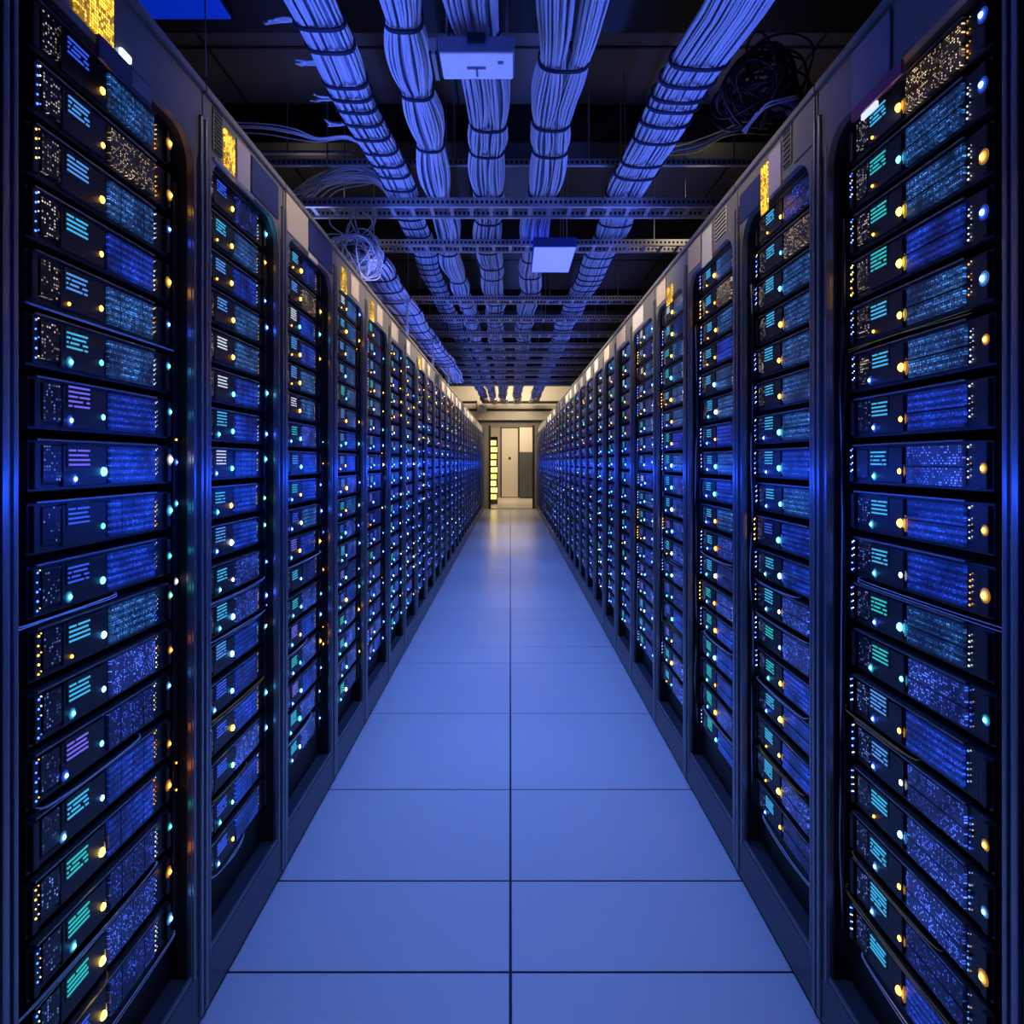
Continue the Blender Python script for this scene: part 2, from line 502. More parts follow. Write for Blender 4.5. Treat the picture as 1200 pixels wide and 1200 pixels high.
def lampme(c, r, s, squash=0.7):
    def fn():
        b = MB()
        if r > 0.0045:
            b.lamp((0, 0, 0), r * 1.8, lampm(c, 0.3), r * 0.28, 14, 3)  # dim outer rings imitate the halo around the lit core
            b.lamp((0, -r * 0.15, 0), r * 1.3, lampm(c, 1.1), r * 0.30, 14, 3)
        b.lamp((0, -r * 0.2, 0), r * 0.8, lampm(c, s), r * squash, 12, 4)
        return b.mesh('status_lamp', True)
    return cached(('lm', c, r, s, squash), fn)

pdu_cache = {}
def pdu_mesh(v):
    if v not in pdu_cache:
        rr = random.Random(v)
        b = MB(); b.cbox((0, 0, 0.26), (0.02, 0.04, 1.86), M['pdu'], 0.002)
        b2 = []
        for i in range(20):
            if rr.random() < 0.30:
                c = rr.choice(['amber', 'blue', 'cyan', 'blue', 'blue', 'white', 'teal', 'orange'])
                b2.append((c, 0.3 + i * 0.078 + rr.uniform(-0.02, 0.02), rr.choice([0.0028, 0.0046])))
        pdu_cache[v] = (b.mesh('power_strip'), b2)
    return pdu_cache[v]

for side in ('left', 'right'):
    for k in range(NCAB):
        wd = SEAM[k + 1] - SEAM[k]
        d = cab_meshes(wd, k >= NDETAIL)
        root = bpy.data.objects.new('server_cabinet', None); C.objects.link(root)
        place(root, side, k)
        tag(root, 'tall dark steel server cabinet, %s from the camera along the %s side of the aisle' % (ORD[k + 1] if k else 'nearest', side),
            'server cabinet', 'server cabinets lining the aisle')
        for nm in ('post_l', 'post_r', 'header', 'top_lip', 'plinth', 'carcass'):
            link(nm.split('_')[0] if nm.startswith('post') else nm, d[nm], root)
        if k < 8:
            pm, pl = pdu_mesh(k % 4 + (10 if side == 'left' else 20))
            ps = link('power_strip', pm, root, (wd - PW - 0.026, 0.028, 0.0))
            for c_, z_, r_ in pl:
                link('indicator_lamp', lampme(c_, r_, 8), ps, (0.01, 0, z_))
        rr = random.Random(k * 7 + (1 if side == 'left' else 2))
        zc0, zc1 = OPEN_T + 0.012, TOP - 0.03
        if side == 'left':
            if k == 0:
                decor(root, 'lit_grille', 0.165, 0.272, zc0 - 0.01, zc1 + 0.01, DOTS['amber'])
                lb = decor(root, 'label_strip', 0.225, 0.395, OPEN_T - 0.036, OPEN_T + 0.004, M['navy'], 0.006)
                decor(lb, 'label_sticker', 0.325, 0.392, OPEN_T - 0.03, OPEN_T, M['lavender'], 0.007)
                decor(root, 'light_bar', 0.293, 0.325, OPEN_T + 0.008, OPEN_T + 0.02, lampm('white', 3), 0.006)
            elif k == 1:
                decor(root, 'vent_slots', 0.05, 0.10, zc0, zc1 + 0.01, M['header'], slots=11)
                decor(root, 'lit_grille', 0.115, 0.175, zc0 - 0.015, zc1 - 0.012, DOTS['amber'])
                decor(root, 'label_plate', 0.19, 0.275, zc0 - 0.012, zc1, M['lavender'])
                decor(root, 'label_strip', 0.055, 0.30, OPEN_T - 0.012, OPEN_T - 0.002, M['trim'], 0.006)
                decor(root, 'header_plate', 0.29, 0.50, zc0 - 0.006, zc1, M['navy'])
            elif k == 2:
                decor(root, 'header_plate', 0.02, 0.25, zc0 - 0.01, zc1 + 0.012, M['beige'])
                decor(root, 'display_plate', 0.255, 0.57, zc0, zc1 + 0.008, M['navy'])
                decor(root, 'label_strip', 0.25, 0.36, OPEN_T - 0.012, OPEN_T + 0.004, M['white_plate'], 0.006)
            elif k in (3, 4, 7):
                decor(root, 'lit_grille', 0.10, 0.19, zc0 - 0.02, zc1 - 0.02, DOTS['amber'])
                decor(root, 'label_plate', 0.27, 0.42, zc0, zc1, M['beige'])
            elif k < 20:
                decor(root, 'label_plate', 0.06, rr.uniform(0.2, 0.5), zc0, zc1, rr.choice([M['beige'], M['white_plate'], M['beige'], M['navy']]))
        else:
            if k == 0:
                decor(root, 'label_plate', 0.16, 0.30, zc0 - 0.02, zc1 + 0.005, M['lavender'])
                decor(root, 'label_strip', 0.16, 0.34, OPEN_T - 0.03, OPEN_T - 0.005, M['magenta'], 0.006)
                decor(root, 'light_bar', 0.20, 0.255, OPEN_T - 0.045, OPEN_T - 0.033, lampm('white', 1.0), 0.006)
            elif k == 1:
                decor(root, 'header_plate', 0.03, 0.19, zc0 - 0.012, zc1 - 0.02, M['navy'])
                decor(root, 'lit_grille', 0.205, 0.255, zc0 - 0.05, zc1 - 0.012, DOTS['amber'])
                decor(root, 'label_plate', 0.26, 0.345, zc0 - 0.02, zc1, M['lavender'])
                decor(root, 'vent_slots', 0.36, 0.41, zc0 + 0.01, zc1 + 0.01, M['header'], slots=7)
                decor(root, 'cover_plate', 0.425, 0.54, zc0 - 0.0, zc1 + 0.012, M['header'])
            elif k == 2:
                decor(root, 'header_plate', 0.05, 0.22, zc0, zc1 + 0.008, M['beige'])
                decor(root, 'label_plate', 0.24, 0.36, zc0 - 0.03, zc1, M['white_plate'])
                decor(root, 'vent_slots', 0.40, 0.52, zc0 + 0.005, zc1, M['white_plate'], slots=7)
            elif k == 3:
                decor(root, 'lit_grille', 0.26, 0.36, zc0 - 0.04, zc1 - 0.06, DOTS['amber'])
                decor(root, 'label_plate', 0.06, 0.24, zc0, zc1, M['beige'])
            elif k < 22:
                decor(root, 'label_plate', 0.06, rr.uniform(0.2, 0.5), zc0, zc1, rr.choice([M['beige'], M['white_plate'], M['white_plate'], M['navy']]))

# ------------------------------------------------------------------ servers
SW, SH, SD = 0.43, 0.080, 0.55
PITCH = 0.0965
Z0 = 1.925           # centre of the top row
NROW = 18

def chassis(v):
    def fn():
        b = MB()
        b.cbox((0.0, 0.004, 0.0), (SW, SD, SH), M['chassis'], 0.002)
        b.cbox((0.004, -0.004, 0.004), (0.018, 0.006, SH - 0.004), M['chassis'], 0.002)       # ear
        b.cbox((SW - 0.018, -0.004, 0.004), (SW - 0.004, 0.006, SH - 0.004), M['chassis'], 0.002)
        b.cbox((0.075, -0.001, 0.006), (0.195, 0.006, SH - 0.006), M['chassis'], 0.002)       # control fascia
        b.box((0.026, 0.002, 0.010), (0.070, 0.005, 0.012), M['slot'])
        if v == 1:      # split drive cage
            b.box((0.19, 0.0, SH * 0.48), (SW - 0.05, 0.005, SH * 0.52), M['chassis'])
        return b.mesh('rack_server')
    return cached(('ch', v), fn)

def edge_rail():
    def fn():
        b = MB(); b.cbox((0.012, -0.003, SH - 0.0012), (SW - 0.06, 0.012, SH + 0.0022), M['rail'], 0.0009)
        return b.mesh('edge_rail')
    return cached('rail', fn)

def display(c, v):
    def fn():
        b = MB(); m = lampm(c, 0.8)
        r4 = random.Random(v)
        for i in range(4 if v != 2 else 5):
            z = SH * 0.50 + i * 0.0078
            for j in range(12):
                if r4.random() < 0.06: continue
                x = 0.088 + j * 0.0047
                b.box((x, -0.0035, z), (x + 0.0032, 0.0, z + 0.0030), m)
        b.box((0.084, -0.002, SH * 0.50 - 0.003), (0.147, 0.0005, SH * 0.50 + 0.035), M['pdu'])
        return b.mesh('display')
    return cached(('disp', c, v), fn)

def drive(style, v):
    def fn():
        b = MB(); m = DOTS[style]
        x0, x1 = 0.208, 0.366
        if v == 0:
            b.cbox((x0, -0.001, 0.007), (x1, 0.005, SH - 0.006), m, 0.001)
        elif v == 1:
            b.cbox((x0, -0.001, 0.007), (x1, 0.005, SH * 0.46), m, 0.001)
            b.cbox((x0, -0.001, SH * 0.5), (x1, 0.005, SH - 0.006), m, 0.001)
        else:
            n = 4
            for i in range(n):
                xa = x0 + (x1 - x0) * i / n
                b.cbox((xa, -0.001, 0.007), (xa + (x1 - x0) / n - 0.002, 0.005, SH - 0.006), m, 0.001)
        return b.mesh('drive_grille')
    return cached(('drv', style, v), fn)

def honey(style):
    def fn():
        b = MB(); b.cbox((0.028, -0.0005, 0.014), (0.072, 0.005, SH - 0.008), DOTS[style], 0.001)
        return b.mesh('vent_grille')
    return cached(('hon', style), fn)

def light_column(c, n, s, v):
    def fn():
        b = MB(); r4 = random.Random(v)
        for i in range(n):
            z = 0.012 + i * (SH - 0.022) / max(1, n - 1)
            if r4.random() < 0.25: continue
            rad = r4.uniform(0.0008, 0.0021)
            b.lamp((r4.uniform(-0.0008, 0.0008), 0, z), rad, lampm(c, s), n=6, k=2)
            if r4.random() < 0.5:
                b.lamp((0.006, 0, z + 0.003), rad * 0.7, lampm(r4.choice([c, 'white', 'amber']), s * 0.6), n=6, k=2)
        return b.mesh('activity_lights', True)
    return cached(('lc', c, n, s, v), fn)

A, Y_, O_, CY, T_, B_, K_, WH, G_ = 'amber', 'yellow', 'orange', 'cyan', 'teal', 'blue', 'sky', 'white', 'green'
MAIN = {
    ('left', 0): [A, A, A, A, A, T_, CY, CY, T_, CY, K_, K_, CY, K_, Y_, Y_, Y_, Y_],
    ('left', 1): [A, A, A, A, A, CY, CY, CY, A, WH, WH, K_, K_, K_, Y_, G_, G_, Y_],
    ('left', 2): [A, A, CY, A, A, A, CY, CY, Y_, WH, A, K_, K_, Y_, T_, G_, T_, K_],
    ('left', 3): [A, A, A, CY, CY, A, CY, A, A, A, CY, K_, G_, Y_, G_, G_, G_, WH],
    ('right', 0): [A, CY, Y_, Y_, Y_, A, A, A, A, WH, CY, CY, A, WH, K_, A, A, A],
    ('right', 1): [Y_, CY, CY, A, A, A, CY, CY, CY, CY, K_, WH, K_, A, Y_, Y_, Y_, A],
    ('right', 2): [A, O_, A, A, K_, WH, A, CY, CY, A, O_, WH, O_, A, K_, O_, A, CY],
}
DISP = {
    ('left', 0): [B_, K_, K_, CY, K_, CY, 'violet', 'violet', B_, B_, CY, CY, 'violet', CY, T_, T_, T_, B_],
    ('left', 1): [B_, CY, K_, K_, WH, WH, CY, WH, CY, K_, CY, CY, K_, B_, B_, B_, B_, B_],
    ('right', 0): [CY, T_, T_, T_, CY, CY, CY, CY, CY, CY, T_, T_, K_, K_, CY, CY, CY, CY],
    ('right', 1): [CY] * 9 + [B_, CY, CY, T_, T_, CY, CY, CY, CY],
    ('right', 2): [CY] * 12 + [T_] * 6,
}
EAR = {
    ('left', 0): [A, A, B_, A, B_, CY, CY, WH, CY, T_, G_, O_, K_, O_, O_, T_, O_, K_],
    ('right', 0): [B_, B_, A, B_, K_, A, None, A, A, A, None, CY, None, A, K_, A, K_, A],
}
def pick(d, side, k, r, rr, pool):
    v = d.get((side, k))
    return v[r] if v else rr.choice(pool)

def dstyle(k, r, rr):
    if k >= 4 and rr.random() < 0.45: return 'night'
    if r <= 1: return rr.choice(['steel', 'ochre', 'steel', 'night'])
    if r <= 5: return rr.choice(['steel', 'steel', 'royal', 'night' if k > 3 else 'steel'])
    if r <= 10: return rr.choice(['royal', 'royal', 'steel', 'speckle'])
    return rr.choice(['speckle', 'speckle', 'royal', 'night'])

WORD = {'amber': 'amber', 'yellow': 'yellow', 'orange': 'orange', 'cyan': 'cyan', 'teal': 'teal', 'blue': 'blue', 'sky': 'pale-blue',
        'white': 'white', 'green': 'green', 'violet': 'violet'}

for side in ('left', 'right'):
    for k in range(NDETAIL):
        wd = SEAM[k + 1] - SEAM[k]
        off = (wd - SW) / 2
        if k == 0:
            off += 0.015 if side == 'left' else -0.015
        for r in range(NROW):
            rr = random.Random(hash((side == 'left', k, r)) & 0xffff)
            if k < 4:
                main = pick(MAIN, side, k, r, rr, [A, CY, A, WH, Y_] if r < 6 else ([CY, K_, WH, B_, A] if r < 13 else [Y_, G_, CY, A, K_]))
            else:
                main = rr.choice([A, WH, A, K_] if r < 6 else [B_, WH, K_, B_, K_, CY])
            dsp = pick(DISP, side, k, r, rr, [CY, K_, K_, T_, WH] if r < 9 else [B_, CY, T_, 'violet'])
            v = rr.choice([0, 0, 2]) if side == 'left' else rr.choice([1, 1, 0])
            o = link('rack_server', chassis(1 if v == 1 else 0))
            dep = (0.03 if k < 3 else 0.016) + rr.uniform(-0.002, 0.004)
            place(o, side, k, off, dep, Z0 - r * PITCH - SH / 2)
            tag(o, 'dark rack server with %s lamp and %s display, %s from top, %s %s cabinet' % (WORD[main], WORD[dsp], ORD[r + 1], ORD[k + 1], side),
                'server', 'rack servers in the cabinets')
            st = dstyle(k, r, rr)
            if side == 'right' and k == 0 and r == 0: st = 'ochre'
            link('drive_grille', drive(st, v), o)
            link('display', display(dsp, rr.randrange(3)), o)
            big = rr.choice([0.0105, 0.009, 0.0075]) if k < 4 else 0.008
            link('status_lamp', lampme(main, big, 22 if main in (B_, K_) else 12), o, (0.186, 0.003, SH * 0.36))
            if k < 5:
                link('edge_rail', edge_rail(), o)
                link('vent_grille', honey('honey' if r < 6 else 'honey_blue'), o)
                link('activity_lights', light_column(rr.choice([WH, WH, A]) if r < 7 else rr.choice([WH, K_, B_, A]), 7, 1.5, rr.randrange(3)), o, (0.374, 0.003, 0))
                if rr.random() < 0.75:
                    link('activity_lights', light_column(B_ if rr.random() < 0.85 else A, 5, 14 if side == 'right' else 6, rr.randrange(3)), o, (0.0115, -0.004, 0))
            if k < 5 or rr.random() < 0.6:
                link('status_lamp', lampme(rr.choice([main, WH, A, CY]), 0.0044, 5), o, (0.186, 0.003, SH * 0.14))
            ear = EAR[(side, k)][r] if (side, k) in EAR else (rr.choice(([B_, B_, K_, A, CY, CY, None, None, G_] if k < 4 else [B_, B_, K_, WH, None]) if r > 5 else [A, A, B_, CY, None, None]))
            if ear:
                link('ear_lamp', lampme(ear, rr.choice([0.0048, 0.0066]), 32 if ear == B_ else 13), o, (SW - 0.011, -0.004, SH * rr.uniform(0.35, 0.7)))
            if r > 4 and rr.random() < 0.75:
                c2 = rr.choice([B_, B_, 'blue', CY]) if r < 10 else rr.choice([CY, B_, K_])
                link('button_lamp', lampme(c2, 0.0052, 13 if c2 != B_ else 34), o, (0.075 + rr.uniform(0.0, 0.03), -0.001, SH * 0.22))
            elif rr.random() < 0.5:
                link('button_lamp', lampme(A, 0.0040, 6), o, (0.095, -0.001, SH * 0.2))

# the rest of both rows, far down the aisle: more servers than one could build one by one
b = MB()
for side in ('left', 'right'):
    for k in range(NDETAIL, NCAB):
        wd = SEAM[k + 1] - SEAM[k]
        off = (wd - SW) / 2
        for r in range(NROW):
            rr = random.Random(k * 100 + r + (5000 if side == 'left' else 0))
            q = MB(); z = Z0 - r * PITCH - SH / 2
            q.box((0, 0.012, z), (SW, 0.5, z + SH), M['chassis'])
            st = dstyle(k, r, rr) if r < 4 or r > 13 else rr.choice(['royal', 'night'])
            q.box((0.208, 0.009, z + 0.007), (0.366, 0.013, z + SH - 0.006), DOTS[st])
            if rr.random() < 0.8:
                q.box((0.088, 0.009, z + 0.042), (0.14, 0.013, z + 0.066), lampm(rr.choice(['blue', 'blue', 'sky', 'blue', 'violet']), 0.8))
            pool = ['amber', 'amber', 'white', 'yellow', 'cyan'] if r < 6 else ['sky', 'sky', 'blue', 'blue', 'blue', 'white', 'blue']
            if rr.random() < 0.55:
                q.lamp((0.186, 0.011, z + 0.03), 0.0055, lampm(rr.choice(pool), 7), 0.005, n=6, k=2)
            for j in range(2):
                if rr.random() < 0.4:
                    q.lamp((rr.uniform(0.01, SW - 0.01), 0.012, z + rr.uniform(0.01, 0.07)), rr.uniform(0.003, 0.005), lampm(rr.choice(pool), 7), 0.0045, n=6, k=2)
            if side == 'left':
                vs = [(-W - y, SEAM[k] + off + x, zz) for x, y, zz in q.v]
            else:
                vs = [(W + y, SEAM[k + 1] - off - x, zz) for x, y, zz in q.v]
            base = len(b.v); b.v += vs
            for f, mi in zip(q.f, q.mi):
                b.f.append(tuple(i + base for i in f)); b.mi.append(b._m(q.mats[mi]))
o = b.build('distant_rack_servers')
tag(o, 'mass of dark servers with tiny lights filling the far cabinets on both sides', 'servers', kind='stuff')

# ------------------------------------------------------------------ patch cables in the nearer cabinets
def catmull(pts, n=8):
    P = [Vector(p) for p in pts]; P = [P[0] * 2 - P[1]] + P + [P[-1] * 2 - P[-2]]
    out = []
    for i in range(1, len(P) - 2):
        for j in range(n):
            t = j / n
            a, b_, c, d_ = P[i - 1], P[i], P[i + 1], P[i + 2]
            out.append(0.5 * ((2 * b_) + (c - a) * t + (2 * a - 5 * b_ + 4 * c - d_) * t * t + (3 * b_ - a - 3 * c + d_) * t ** 3))
    out.append(P[-2])
    return out

for side in ('left', 'right'):
    for k in range(5):
        wd = SEAM[k + 1] - SEAM[k]
        rows = {0: [4, 9, 12, 15, 16, 17], 1: [10, 11, 13, 15, 17], 2: [10, 13, 16], 3: [11, 14], 4: [12]}[k]
        for r in rows:
            rr = random.Random(k * 31 + r * 3 + (900 if side == 'left' else 0))
            z = Z0 - r * PITCH - SH / 2 - 0.007
            col = rr.choice(['cable', 'cable', 'cable_amber', 'cable_grey']) if r > 8 else rr.choice(['cable_grey', 'cable_amber', 'cable'])
            x0, x1 = rr.uniform(0.06, 0.16), rr.uniform(0.3, wd - 0.06)
            q = MB()
            for s in range(rr.choice([1, 2, 2, 3])):
                dz = rr.uniform(-0.004, 0.004); sag = rr.uniform(-0.003, 0.005)
                pts = [(x0 - 0.02, 0.04, z + 0.004 + dz), (x0, 0.028, z + dz), ((x0 + x1) / 2 + rr.uniform(-0.05, 0.05), 0.022, z - sag + dz), (x1, 0.028, z + dz), (x1 + 0.02, 0.04, z + 0.004 + dz)]
                q.tube(catmull(pts, 7), rr.uniform(0.0008, 0.0014), M[col], 5)
            o = q.build('patch_cable', smooth=True)
            place(o, side, k)
            tag(o, 'thin %s patch cables under the %s server from top, %s %s cabinet' % ({'cable': 'pale', 'cable_amber': 'amber', 'cable_grey': 'grey'}[col], ORD[r + 1], ORD[k + 1], side),
                'cable', 'patch cables between the servers')
        # upright loose lead in the dark margin
        q = MB(); rr = random.Random(k + (70 if side == 'left' else 0))
        for s in range(3):
            xx = PW + 0.012 + 0.006 * s if side == 'left' else wd - PW - 0.034 - 0.005 * s
            if side == 'right' : xx = PW + 0.012 + 0.006 * s
            pts = [(xx + rr.uniform(-0.006, 0.006), 0.026 + rr.uniform(-0.008, 0.002), 0.25 + i * 0.17) for i in range(10)]
            q.tube(catmull(pts, 4), 0.0022, M['cable_dark'] if s else M['cable_grey'], 5)
        o = q.build('upright_cable', smooth=True); place(o, side, k)
        tag(o, 'thin dark leads running up the inside edge of the %s %s cabinet' % (ORD[k + 1], side), 'cable', 'upright leads inside the cabinets')

# ------------------------------------------------------------------ overhead cable bundles
def interp(tab, y):
    ys = [t[0] for t in tab]
    return np.interp(y, ys, [t[1] for t in tab])

def bundle(label, tab, z, lobes, ties, r_st=0.0048, mats=('cable', 'cable'), y0=1.6, y1=17.6, seed=1, bulge=0.22, jit=0.004, flat=1.0):
    """tab: (y, x) centre line; lobes: (dx, dz, rx, rz, strands)"""
    rg = np.random.default_rng(seed)
    ys = np.concatenate([np.arange(y0, 5, 0.035), np.arange(5, 10, 0.07), np.arange(10, y1, 0.16)])
    cx = interp(tab, ys)
    # squeezed where a strap sits, bulging between
    prof = np.ones_like(ys)
    t = np.array(ties)
    for i, y in enumerate(ys):
        j = np.searchsorted(t, y)
        a = t[max(j - 1, 0)]; c = t[min(j, len(t) - 1)]
        if c > a:
            u = (y - a) / (c - a)
            prof[i] = 1 - bulge * 0.5 + bulge * min(1.0, (c - a) / 0.3) * math.sin(PI * np.clip(u, 0, 1)) ** 0.8
    wob = 0.012 * np.sin(ys * 1.7 + seed) + 0.010 * np.sin(ys * 5.1 + 2 * seed)
    root = bpy.data.objects.new('cable_bundle', None); C.objects.link(root); root.location = (0, 0, z)
    tag(root, label, 'cable bundle', 'cable bundles running over the aisle')
    sides = 5
    ang0 = np.linspace(0, 2 * PI, sides, endpoint=False)
    for li, (dx, dz, rx, rz, n) in enumerate(lobes):
        V = []; Fc = []; off = 0
        merge = 1.0
        for s in range(n):
            a = 2 * PI * s / n + rg.uniform(-0.1, 0.1)
            ring = 1.0 if s % 4 else 0.86
            tw = np.cumsum(rg.normal(0, 0.05, len(ys))); k = np.hanning(21); k /= k.sum()
            tw = np.convolve(tw, k, mode='same') * 0.55
            rj = np.convolve(rg.normal(0, 1, len(ys)), k, mode='same') * jit * 1.6
            aa = a + tw
            px = cx + wob + dx(ys) if callable(dx) else cx + wob + dx
            px = px + (rx * prof * ring + rj) * np.cos(aa)
            pz = dz + (rz * prof * ring + rj) * np.sin(aa)
            P = np.stack([px, ys, pz], 1)
            ring_v = P[:, None, :] + r_st * np.stack([np.cos(ang0), 0 * ang0, np.sin(ang0)], 1)[None]
            V.append(ring_v.reshape(-1, 3))
            m = len(ys)
            i = np.arange(m - 1)[:, None] * sides + np.arange(sides)[None]
            j = np.arange(m - 1)[:, None] * sides + (np.arange(sides)[None] + 1) % sides
            q = np.stack([i, j, j + sides, i + sides], 2).reshape(-1, 4) + off
            Fc.append(q); off += m * sides
        V = np.concatenate(V); Fc = np.concatenate(Fc)
        me = bpy.data.meshes.new('strands')
        me.from_pydata(V.tolist(), [], Fc.tolist())
        me.materials.append(M[mats[li % len(mats)]])
        me.polygons.foreach_set('use_smooth', [True] * len(Fc))
        o = link('strands', me, root)
        # dark filling so that no daylight shows through the ring of strands
        q = MB()
        ex = [(math.cos(u) * 0.78, math.sin(u) * 0.78) for u in np.linspace(0, 2 * PI, 10, endpoint=False)]
        vs = []
        sel = range(0, len(ys), 3)
        for i in sel:
            d = dx(ys[i]) if callable(dx) else dx
            for c, s_ in ex:
                vs.append((cx[i] + wob[i] + d + rx * prof[i] * c, ys[i], dz + rz * prof[i] * s_))
        fs = []
        for i in range(len(sel) - 1):
            for s_ in range(10):
                fs.append((i * 10 + s_, i * 10 + (s_ + 1) % 10, (i + 1) * 10 + (s_ + 1) % 10, (i + 1) * 10 + s_))
        q.add(vs, fs, M['core']); q.build('inner_cables', o, True)
    # straps
    for ty in ties[1:-1]:
        i = int(np.argmin(abs(ys - ty)))
        pts = []
        dl = [(d(ty) if callable(d) else d, dz, rx, rz) for d, dz, rx, rz, n in lobes]
        lo = min(d - rx for d, dz, rx, rz in dl); hi = max(d + rx for d, dz, rx, rz in dl)
        rzm = max(rz for d, dz, rx, rz in dl)
        mx, hw = (lo + hi) / 2, (hi - lo) / 2
        pf = prof[i] + 0.03
        for u in np.linspace(0, 2 * PI, 24, endpoint=False):
            c, s_ = math.cos(u), math.sin(u)
            e = 0.72
            pts.append((mx + cx[i] + wob[i] + (hw * pf + 0.008) * math.copysign(abs(c) ** e, c), ty + 0.004 * math.sin(u * 2 + ty), (rzm * pf + 0.008) * math.copysign(abs(s_) ** e, s_)))
        q = MB()
        vs = []
        hw2 = 0.0095
        for p in pts:
            vs += [(p[0], p[1] - hw2, p[2]), (p[0], p[1] + hw2, p[2])]
        fs = [(2 * a_, 2 * ((a_ + 1) % 24), 2 * ((a_ + 1) % 24) + 1, 2 * a_ + 1) for a_ in range(24)]
        q.add(vs, fs, M['tie'])
        o = q.build('strap', root)
        sm = o.modifiers.new('thick', 'SOLIDIFY'); sm.thickness = 0.006
    return root

def ties(first, near, y1=17.5, seed=0, grow=1.0):
    rg = random.Random(seed)
    out = [1.4]
    out += first
    y = first[-1]
    while True:
        y += near * rg.uniform(0.75, 1.3) * grow
        if y > y1: break
        out.append(y)
    out.append(18.0)
    return out

HB = EYE + 1.5       # height of the bundles
def yv(py, h=1.5):
    return F * h / (VY - py)

bundle('flat strapped tray of blue-lit cables on the aisle\'s left side', [(1.6, -0.655), (2.4, -0.645), (3.9, -0.615), (8, -0.62), (18, -0.62)], HB,
       [(-0.034, 0, 0.043, 0.03, 26), (0.036, 0.004, 0.042, 0.03, 26)],
       ties([yv(22), yv(50), yv(92), yv(108), yv(122), yv(138), yv(155), yv(172), yv(187), yv(200), yv(216), yv(228)], 0.16, seed=3), seed=1, jit=0.007, bulge=0.08)
bundle('thick wavy blue-lit cable bundle, left of the small ceiling box', [(1.6, -0.345), (2.25, -0.352), (2.8, -0.375), (3.4, -0.405), (4.2, -0.40), (5.2, -0.43), (7, -0.42), (18, -0.40)], HB,
       [(0, 0, 0.066, 0.05, 44)], ties([yv(20), yv(102), yv(165), yv(229), yv(292), yv(325), yv(345)], 0.3, seed=5), seed=2, bulge=0.42)
bundle('twin-lobed blue-lit cable bundle passing right behind the small ceiling box', [(1.6, -0.11), (2.2, -0.125), (2.6, -0.115), (3.2, -0.11), (4.2, -0.13), (5.5, -0.145), (7, -0.165), (18, -0.16)], HB,
       [(lambda y: -0.04 - 0.02 * np.clip((2.4 - y) / 0.8, 0, 1), 0, 0.042, 0.045, 30), (lambda y: 0.04 + 0.02 * np.clip((2.4 - y) / 0.8, 0, 1), 0, 0.042, 0.045, 30)],
       ties([yv(33), yv(142), yv(173), yv(222), yv(255), yv(290), yv(309), yv(322), yv(345)], 0.26, seed=8), seed=3, bulge=0.40)
bundle('forked blue-lit cable bundle, directly above the luminous hanging light box', [(1.6, 0.16), (2.3, 0.165), (2.6, 0.175), (3.3, 0.20), (3.9, 0.19), (5, 0.165), (6.5, 0.165), (18, 0.165)], HB,
       [(-0.035, 0, 0.052, 0.048, 34), (lambda y: 0.045 + 0.085 * np.clip((2.85 - y) / 1.1, 0, 1), 0, 0.036, 0.042, 26)],
       ties([yv(68), yv(140), yv(172), yv(223), yv(300), yv(320), yv(338), yv(368)], 0.26, seed=13), seed=4, bulge=0.40)
bundle('cable bundle with one grey and one blue strand, slanting above the right cabinets', [(1.6, 0.735), (2.3, 0.735), (2.8, 0.70), (3.4, 0.665), (4.2, 0.66), (6, 0.63), (9, 0.60), (18, 0.58)], HB,
       [(-0.05, 0, 0.055, 0.036, 36), (0.055, 0, 0.045, 0.034, 30)],
       ties([yv(68), yv(90), yv(108), yv(120), yv(138), yv(158), yv(186), yv(201), yv(225)], 0.2, seed=17), seed=5, bulge=0.14, mats=('cable_grey', 'cable'))
low = bundle('lower loose cable bundle resting just above the left cabinets\' tops', [(1, -0.83), (4.4, -0.84), (6.2, -0.80), (8, -0.77)], 2.42,
       [(-0.05, 0, 0.06, 0.035, 26), (0.05, 0, 0.06, 0.035, 26)], ties([3.95, 4.3, 4.6, 4.9, 5.3], 0.28, y1=8.4, seed=23), y0=3.75, y1=8.6, seed=6, jit=0.010, bulge=0.15)

# low stands that carry the lower bundle on the cabinet tops
for y in (4.8, 6.4, 8.0):
    xs_ = -0.815
    q = MB()
    q.box((xs_ - 0.12, y, -0.055), (xs_ + 0.12, y + 0.03, -0.04), M['zinc'])
    for dx in (-0.1, 0.09):
        q.box((xs_ + dx, y + 0.005, TOP - 2.42), (xs_ + dx + 0.015, y + 0.02, -0.055), M['zinc'])
    q.build('stand', low)

